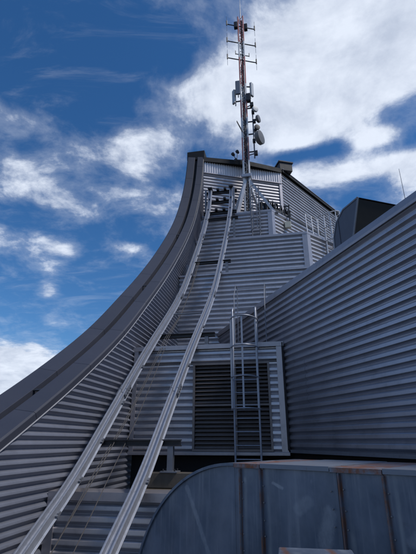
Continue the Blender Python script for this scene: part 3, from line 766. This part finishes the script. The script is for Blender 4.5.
# ------------------------------------------------------------------ aerial mast
MU, MW = -1.40, 17.2
mast = thing('aerial_mast', 'tall red and white lattice mast on splayed legs above the terraces', 'mast', B(MU, MW, 9.64))
def mp(dx, dy, z): return B(MU + dx, MW + dy, z)
chord = [(-.145, -.085), (.145, -.085), (0, .165)]
secs = [(9.66, 13.0, 'mast_white'), (13.0, 14.4, 'mast_red'), (14.4, 15.7, 'mast_white'), (15.7, 16.9, 'mast_red'), (16.9, 18.0, 'mast_white'), (18.0, 20.0, 'mast_red'), (20.0, 21.2, 'mast_white'), (21.2, 23.25, 'mast_red')]
for z0, z1, mt in secs:
    m = MB()
    for cx, cy in chord: m.tube([mp(cx, cy, z0 + .003), mp(cx, cy, z1 - .003)], .040, 7)
    n = max(2, round((z1 - z0) / .40)); h = (z1 - z0) / n
    for k in range(n):
        for i in range(3):
            a, b = chord[i], chord[(i + 1) % 3]
            if k % 2: a, b = b, a
            m.tube([mp(*a, z0 + k * h), mp(*b, z0 + (k + 1) * h)], .016, 5)
            m.tube([mp(*a, z0 + k * h + .02), mp(*b, z0 + k * h + .02)], .014, 5)
    m.build('lattice_section', mt, mast, smooth=True)
m = MB(); m.tube([mp(.05, -.04, 10), mp(.06, -.03, 15), mp(.05, -.03, 22.9)], .036, 6); m.build('feeder_cable', 'steel_dark', mast, smooth=True)
m = MB(); m.tube([mp(-.06, .0, 10), mp(-.05, .02, 14), mp(-.05, .0, 19.5)], .028, 6); m.build('feeder_cable', 'steel_dark', mast, smooth=True)
for dx, dy, z1, mt_ in ((.10, -.12, 19.3, 'steel_grey'), (-.10, -.11, 17.2, 'mast_white'), (.02, -.13, 16.0, 'steel_dark'), (.14, .02, 14.4, 'steel_dark')):
    m = MB(); m.tube([mp(dx, dy, 9.7), mp(dx * 1.1, dy, 12.5), mp(dx * .9, dy * 1.05, (12.5 + z1) / 2), mp(dx, dy, z1)], .024, 6); m.build('feeder_cable', mt_, mast, smooth=True)
m = MB(); m.tube([mp(0, .02, 23.2), mp(0, .02, 24.1), mp(0.01, .02, 24.9)], [.03, .018, .008], 6); m.build('top_rod', 'steel_grey', mast, smooth=True)
for (u, w) in ((-1.86, 16.72), (-.13, 16.78), (-2.25, 17.42), (-.62, 18.1)):
    m = MB(); m.bar(B(u, w, 9.66), mp(0, 0, 12.05) , .125, .125); m.build('leg', 'pale_steel', mast)
    m = MB(); m.bbox(u - .12, u + .12, w - .10, w + .10, 9.64, 9.665); m.build('foot_plate', 'steel_grey', mast)
m = MB(); m.obox(mp(0, 0, 12.05), (UV, WV, ZV), (.24, .22, .09)); m.build('collar', 'galvanised', mast, bevel=.02)

bd = Vector((.925, .38)); bd.normalize()
def boom_aerial(z, label, blocks=False):
    t = thing('dipole_aerial', label, 'aerial', mp(0, 0, z), group='cross boom aerials on the mast')
    e = [mp(bd.x * s, bd.y * s, z) for s in (-.84, .84)]
    m = MB(); m.tube(e, .030, 6); m.build('boom', 'steel_dark', t, smooth=True)
    for s in (-.84, .84):
        m = MB(); m.tube([mp(bd.x * s, bd.y * s, z - .08), mp(bd.x * s, bd.y * s, z + .27)], .038, 6); m.build('dipole_mount', 'steel_dark', t, smooth=True)
        m = MB(); m.tube([mp(bd.x * s * 1.0, bd.y * s, z - .55), mp(bd.x * s, bd.y * s, z + .62)], .010, 5); m.build('dipole_rod', 'steel_grey', t)
    if blocks:
        for s in (-.30, .30):
            m = MB(); m.obox(mp(bd.x * s, bd.y * s, z + .02), (UV, WV, ZV), (.10, .10, .22)); m.build('junction_box', 'steel_dark', t, bevel=.02)
boom_aerial(22.50, 'topmost cross boom aerial with two dark boxes against the mast', True)
boom_aerial(21.15, 'middle cross boom aerial on the mast, on the pale section')
boom_aerial(19.85, 'lowest cross boom aerial on the mast, above the panel antennas')
t = thing('short_aerial', 'short stubby aerial arm on the mast between the boom aerials', 'aerial', mp(0, 0, 20.25))
m = MB(); m.tube([mp(-.34, -.1, 20.3), mp(.40, .12, 20.2)], .024, 6); m.build('boom', 'steel_dark', t)
for s, zz in ((-.34, 20.3), (.40, 20.2)):
    m = MB(); m.tube([mp(s, .3 * s, zz - .03), mp(s, .3 * s, zz + .24)], .022, 6); m.build('rod', 'steel_dark', t)

def panel(dx, dy, z, w_, h, yaw, label, mt='radome'):
    t = thing('panel_antenna', label, 'antenna', mp(dx, dy, z - h / 2), group='panel antennas on the mast')
    d = UV * math.cos(yaw) + WV * math.sin(yaw); n = Vector((-d.y, d.x, 0))
    m = MB(); m.obox(mp(dx, dy, z), (d, n, ZV), (w_ / 2, .055, h / 2)); m.build('radome', mt, t, bevel=.025)
    c = mp(dx, dy, z) + n * .11
    m = MB(); m.tube([c - ZV * (h / 2 + .1), c + ZV * (h / 2 + .1)], .028, 7); m.build('pole', 'steel_grey', t, smooth=True)
    for k in (-.3, .3):
        m = MB(); p = c + ZV * h * k; q = mp(math.copysign(.12, dx), .02, z + h * k); m.bar(p, q, .05, .05); m.bar(p, p - n * .1, .06, .06)
        m.build('bracket', 'steel_dark', t)
panel(-.27, -.20, 17.68, .26, .92, .0, 'wide grey panel antenna clamped against the front of the mast', 'steel_grey')
panel(-.52, -.05, 17.22, .20, .92, -.9, 'slim pale panel antenna on the arm opposite the dishes')
panel(.46, .02, 17.62, .20, .92, 1.0, 'slim pale panel antenna on the same side as the dishes')
t = thing('remote_radio', 'dark radio box on the mast just under the panel antennas', 'radio unit', mp(.22, 0, 16.8))
m = MB(); m.obox(mp(.26, -.06, 17.0), (UV, WV, ZV), (.12, .10, .26)); m.build('body', 'steel_dark', t, bevel=.02)
for k in range(6): MB().obox(mp(.26, -.170, 16.82 + k * .07), (UV, WV, ZV), (.10, .012, .008)).build('fin', 'steel_grey', t)

# dish outrigger pole with dishes
t = thing('outrigger_pole', 'thin vertical outrigger pole carrying the dishes beside the mast', 'pole', mp(.45, -.1, 13.0))
m = MB(); m.tube([mp(.44, -.05, 13.1), mp(.44, -.05, 16.6)], .035, 8); m.build('pole', 'steel_grey', t, smooth=True)
for z in (13.5, 14.6, 15.4, 16.3): MB().bar(mp(.1, -.05, z), mp(.44, -.05, z), .05, .05).build('bracket', 'steel_dark', t)
def dish(dx, dy, z, r, aim, label, mt, drum=True):
    aim = Vector(aim).normalized(); c = mp(dx, dy, z)
    t = thing('dish_antenna', label, 'antenna', c, group='dish antennas on the mast')
    m = MB()
    m.lathe(c, aim, [(.001, -.30 * r), (.35 * r, -.28 * r), (.75 * r, -.12 * r), (r, .08 * r), (r, .55 * r if drum else .16 * r), (r * .97, .60 * r if drum else .17 * r), (.6 * r, .66 * r if drum else .0), (.001, .68 * r if drum else -.22 * r)], 24)
    m.build('reflector', mt, t, smooth=True)
    m = MB(); p = c - aim * .30 * r; m.tube([p, p - aim * .16], .05, 8); m.bar(p - aim * .13, mp(.44, -.05, z), .05, .05); m.build('mount', 'steel_dark', t)
    m = MB(); m.obox(p - aim * .10 - ZV * .05, (UV, WV, ZV), (.07, .07, .10)); m.build('radio', 'steel_dark', t, bevel=.01)
ctx = lambda a, e=0.0: UV * math.sin(a) - WV * math.cos(a) + ZV * e
dish(.64, -.16, 14.18, .36, ctx(1.15, .0), 'largest drum dish antenna on the mast, low down near the roof edge', 'dish')
dish(.56, -.20, 16.02, .17, ctx(.7), 'small pale drum dish at the upper end of the outrigger pole', 'radome')
dish(.66, -.14, 15.42, .20, ctx(1.2), 'mid sized beige dish halfway up the outrigger pole', 'dish')
dish(.62, -.18, 14.84, .15, ctx(.5), 'small dark dish just above the largest drum dish', 'steel_dark')
def radio(dx, dy, z, sx, sy, sz, label, name='remote_radio'):
    t = thing(name, label, 'radio unit', mp(dx, dy, z - sz))
    m = MB(); m.obox(mp(dx, dy, z), (UV, WV, ZV), (sx, sy, sz)); m.build('body', 'steel_dark', t, bevel=.015)
    m = MB(); m.bar(mp(dx, dy, z), mp(math.copysign(.14, dx), 0, z), .04, .04); m.build('bracket', 'steel_grey', t)
radio(.42, -.12, 16.45, .09, .08, .12, 'dark radio box at the tip of the outrigger pole')
radio(.52, -.10, 13.35, .08, .08, .12, 'dark radio box below the largest drum dish')
t = thing('camera_bracket', 'cluster of small dark lamps on a bracket at the mast by the roof edge', 'lamp', mp(-.5, -.15, 13.0))
m = MB(); m.tube([mp(-.14, -.08, 13.05), mp(-.45, -.15, 13.05), mp(-.62, -.15, 13.35)], .022, 6); m.tube([mp(-.45, -.15, 13.05), mp(-.40, -.18, 13.45)], .022, 6); m.build('bracket', 'steel_grey', t, smooth=True)
for dx, z in ((-.62, 13.38), (-.40, 13.5), (-.48, 13.0)):
    m = MB(); m.lathe(mp(dx, -.17, z), ctx(-.4, .1), [(.001, -.09), (.06, -.08), (.085, 0), (.085, .08), (.001, .085)], 12); m.build('lamp', 'steel_dark', t, smooth=True)
m = MB(); m.tube([mp(-.08, -.1, 14.68), mp(-.36, -.22, 15.35), mp(-.38, -.23, 15.42)], [.032, .03, .02], 6)
tag(m.build('stub_aerial', 'steel_dark', smooth=True), 'short dark rod slanting out from the mast below the dishes', 'aerial')

# ------------------------------------------------------------------ equipment on the upper ledge
t = thing('floodlight', 'cream square floodlight box hanging on a black bracket by the upper ledge', 'lamp', B(.39, 17.2, 9.0))
m = MB(); m.obox(B(.39, 17.22, 9.22), (UV, WV, ZV), (.14, .09, .15)); m.build('housing', 'cream', t, bevel=.015)
m = MB(); m.bar(B(.29, 17.34, 9.2), B(.29, 17.36, 10.35), .05, .05); m.bar(B(.49, 17.34, 9.2), B(.49, 17.36, 10.35), .05, .05); m.bar(B(.25, 17.36, 10.3), B(.53, 17.36, 10.3), .05, .05); m.bar(B(.25, 17.36, 9.75), B(.53, 17.36, 9.75), .05, .05); m.bar(B(.39, 17.30, 9.25), B(.39, 17.40, 9.25), .28, .06); m.build('bracket', 'steel_dark', t)
d4 = (P2(*E4) - P2(*C4)).normalized()
def K(s, o, z): p = P2(*C4) + d4 * s + n4 * o; return Vector((p.x, p.y, z + EYE))
rnd = random.Random(3)
for k in range(9):
    s = .05 + k * .24; o = -.55 + rnd.uniform(-.1, .1); h = rnd.uniform(.22, .5)
    t = thing('equipment_cabinet', 'dark equipment box in the jumble on the ledge behind the mast leg', 'equipment', K(s, o, 9.64), group='equipment jumble on the upper ledge')
    m = MB(); m.obox(K(s, o, 9.645 + h), (d4, n4, ZV), (.10, .12, h)); m.build('body', 'steel_dark', t, bevel=.015)
    m = MB(); m.obox(K(s, o + .125, 9.66 + h * 1.2), (d4, n4, ZV), (.05, .006, .06)); m.build('hatch', 'steel_grey' if k % 3 == 0 else 'grille', t)
for k in range(6):
    s = .1 + k * .33; o = -.36
    m = MB(); z = 9.66
    pts = [K(s, o, z), K(s + .05, o, z + .7 + .1 * (k % 3)), K(s + .25, o - .05, z + 1.0), K(s + .5, o - .2, z + .75), K(s + .62, o - .2, z + .05)]
    m.tube(pts, .045, 7); tag(m.build('looped_cable', 'steel_dark', smooth=True), 'thick black cable looping over the equipment boxes on the ledge', 'cable', 'looped cables on the upper ledge')
m = MB(); m.tube([K(.3, -.25, 9.9), K(2.2, -.25, 10.0), K(4.6, -.25, 9.95)], .16, 12); m.tube([K(.9, -.45, 10.25), K(4.6, -.45, 10.3)], .10, 10); m.tube([K(.8, -.22, 9.6), K(.8, -.22, 9.95)], .04); m.tube([K(2.4, -.22, 9.6), K(2.4, -.22, 9.95)], .04); m.tube([K(4.0, -.22, 9.6), K(4.0, -.22, 9.95)], .04)
tag(m.build('ledge_pipe', 'steel_dark', smooth=True), 'long dark pipe running along the ledge under the sloping roof edge', 'pipe')

# ------------------------------------------------------------------ big sheet metal duct in front
DE = Vector((.7317, -.6816, 0)); DM = Vector((.6816, .7317, 0)); DO = Vector((.4, 3.55, 0))
drz = math.atan2(DE.y, DE.x)
duct = thing('air_duct', 'big rust-streaked blue-grey air duct with a rounded elbow', 'duct', DO, drz)
def D(s, y, z): p = DO + DE * s + DM * y; return Vector((p.x, p.y, z + EYE))
RO, RI, SC0, ZC, DEP = 1.227, .17, -.25, -1.40, 1.0
NA = 28
angs = [math.pi / 2 + math.pi / 2 * k / NA for k in range(NA + 1)]
for y0 in (0.0, DEP):
    m = MB(); vs = []; fs = []
    for a in angs:
        for r in (RO, RI): vs.append(D(SC0 + r * math.cos(a), y0, ZC + r * math.sin(a)))
    for k in range(NA): fs.append((2 * k, 2 * k + 1, 2 * k + 3, 2 * k + 2))
    vs += [D(SC0 - RO, y0, -EYE + .0), D(SC0 - RI, y0, -EYE)]; fs.append((2 * NA, 2 * NA + 1, 2 * NA + 3, 2 * NA + 2))
    m.add(vs, fs); m.build('elbow_cheek', 'duct_sheet', duct)
m = MB(); fr = [(D(SC0 + RO * math.cos(a), 0, ZC + RO * math.sin(a)), DM, DE * math.cos(a) + ZV * math.sin(a)) for a in angs] + [(D(SC0 - RO, 0, -EYE), DM, -DE)]
m.sweep([(-.018, -.012), (-.018, .010), (DEP + .018, .010), (DEP + .018, -.012), (DEP + .002, -.012), (DEP + .002, -.001), (-.002, -.001), (-.002, -.012)], fr); m.build('elbow_back', 'duct_sheet', duct, smooth=True)
m = MB(); fr = [(D(SC0 + RI * math.cos(a), 0, ZC + RI * math.sin(a)), DM, DE * math.cos(a) + ZV * math.sin(a)) for a in angs]
m.sweep([(0, 0), (DEP, 0)], fr, closed=False); m.build('elbow_throat', 'duct_sheet', duct)
ZT = ZC + RO; ZB = ZC + RI
seams = [-.25, .015, .645, .965, 1.55, 2.2, 2.9]
for a, b in zip(seams, seams[1:]):
    m = MB(); vs = []; fs = []; nx, nz = 6, 8
    for face in (0, 1):           # slightly dished side sheets
        o = len(vs)
        for i in range(nx + 1):
            for k in range(nz + 1):
                fx, fz = i / nx, k / nz; bulge = .012 * math.sin(math.pi * fx) * math.sin(math.pi * fz)
                y = -bulge if face == 0 else DEP + bulge
                vs.append(D(a + .002 + (b - a - .004) * fx, y, ZB + (ZT - ZB) * fz))
        for i in range(nx):
            for k in range(nz): fs.append((o + i * (nz + 1) + k, o + (i + 1) * (nz + 1) + k, o + (i + 1) * (nz + 1) + k + 1, o + i * (nz + 1) + k + 1))
    m.add(vs, fs)
    m.add([D(a, .001, ZB), D(b, .001, ZB), D(b, DEP, ZB), D(a, DEP, ZB)], [(0, 1, 2, 3)])
    m.build('duct_panel', 'duct_sheet', duct, smooth=True)
tops = [(-.245, .012, 'duct_cap_rust'), (.018, .60, 'duct_cap'), (.605, .962, 'duct_cap_rust'), (.968, 1.547, 'duct_cap'), (1.553, 2.197, 'duct_cap'), (2.203, 2.9, 'duct_cap_rust')]
for k, (a, b, mt) in enumerate(tops):
    m = MB(); zt = ZT + .002 + .004 * (k % 2)
    m.sweep([(-.02, -.025), (-.02, .006), (DEP + .02, .006), (DEP + .02, -.025), (DEP + .012, -.025), (DEP + .012, -.002), (-.012, -.002), (-.012, -.025)], [(D(a, 0, zt), DM, ZV), (D(b, 0, zt), DM, ZV)]); m.build('top_plate', mt, duct)
for s in [-.185, .665, .965, 1.55, 2.2, .015]:
    m = MB(); hh = .012
    top = ZT - .028 if s > -.1 else ZC + math.sqrt(max(RO ** 2 - (s - SC0) ** 2, 0)) - .03
    m.obox(D(s, -.016, (top + ZB) / 2), (DE, DM, ZV), (hh / 2, .012, (top - ZB) / 2)); m.build('flange', 'flange' if s in (-.185, .965) else 'duct_sheet', duct, bevel=.003)
m = MB()
for s in (-.165, .037, .60, .69, .985):
    for k in range(9): c = D(s + random.uniform(-.002, .002), -.010, ZB + .12 + k * .115 + random.uniform(-.012, .012)); m.lathe(c, -DM, [(.001, .006), (.004, .005), (.006, 0)], 8)
m.build('rivets', 'rivet', duct, smooth=True, kind='stuff')
for s in (.3, 1.3, 2.5):
    MB().obox(D(s, DEP / 2, (ZB - EYE) / 2), (DE, DM, ZV), (.04, DEP / 2 - .02, (ZB + EYE) / 2)).build('support_frame', 'steel_grey', duct)

t = thing('metal_box', 'pale flat-topped metal box standing in front of the duct', 'box', (.52, 2.0, 0))
BX = Vector((.985, -.17, 0)).normalized(); BY = Vector((-BX.y, BX.x, 0)); c0 = Vector((.32, 2.2, 0))
cc = c0 + BX * .16 - BY * .20
m = MB(); m.obox((cc.x, cc.y, (EYE - .47) / 2), (BX, BY, ZV), (.145, .185, (EYE - .47) / 2)); m.build('body', 'duct_sheet', t, bevel=.01)
m = MB(); m.obox((cc.x, cc.y, EYE - .4575), (BX, BY, ZV), (.16, .20, .0125)); m.build('lid', 'duct_sheet', t, bevel=.005)
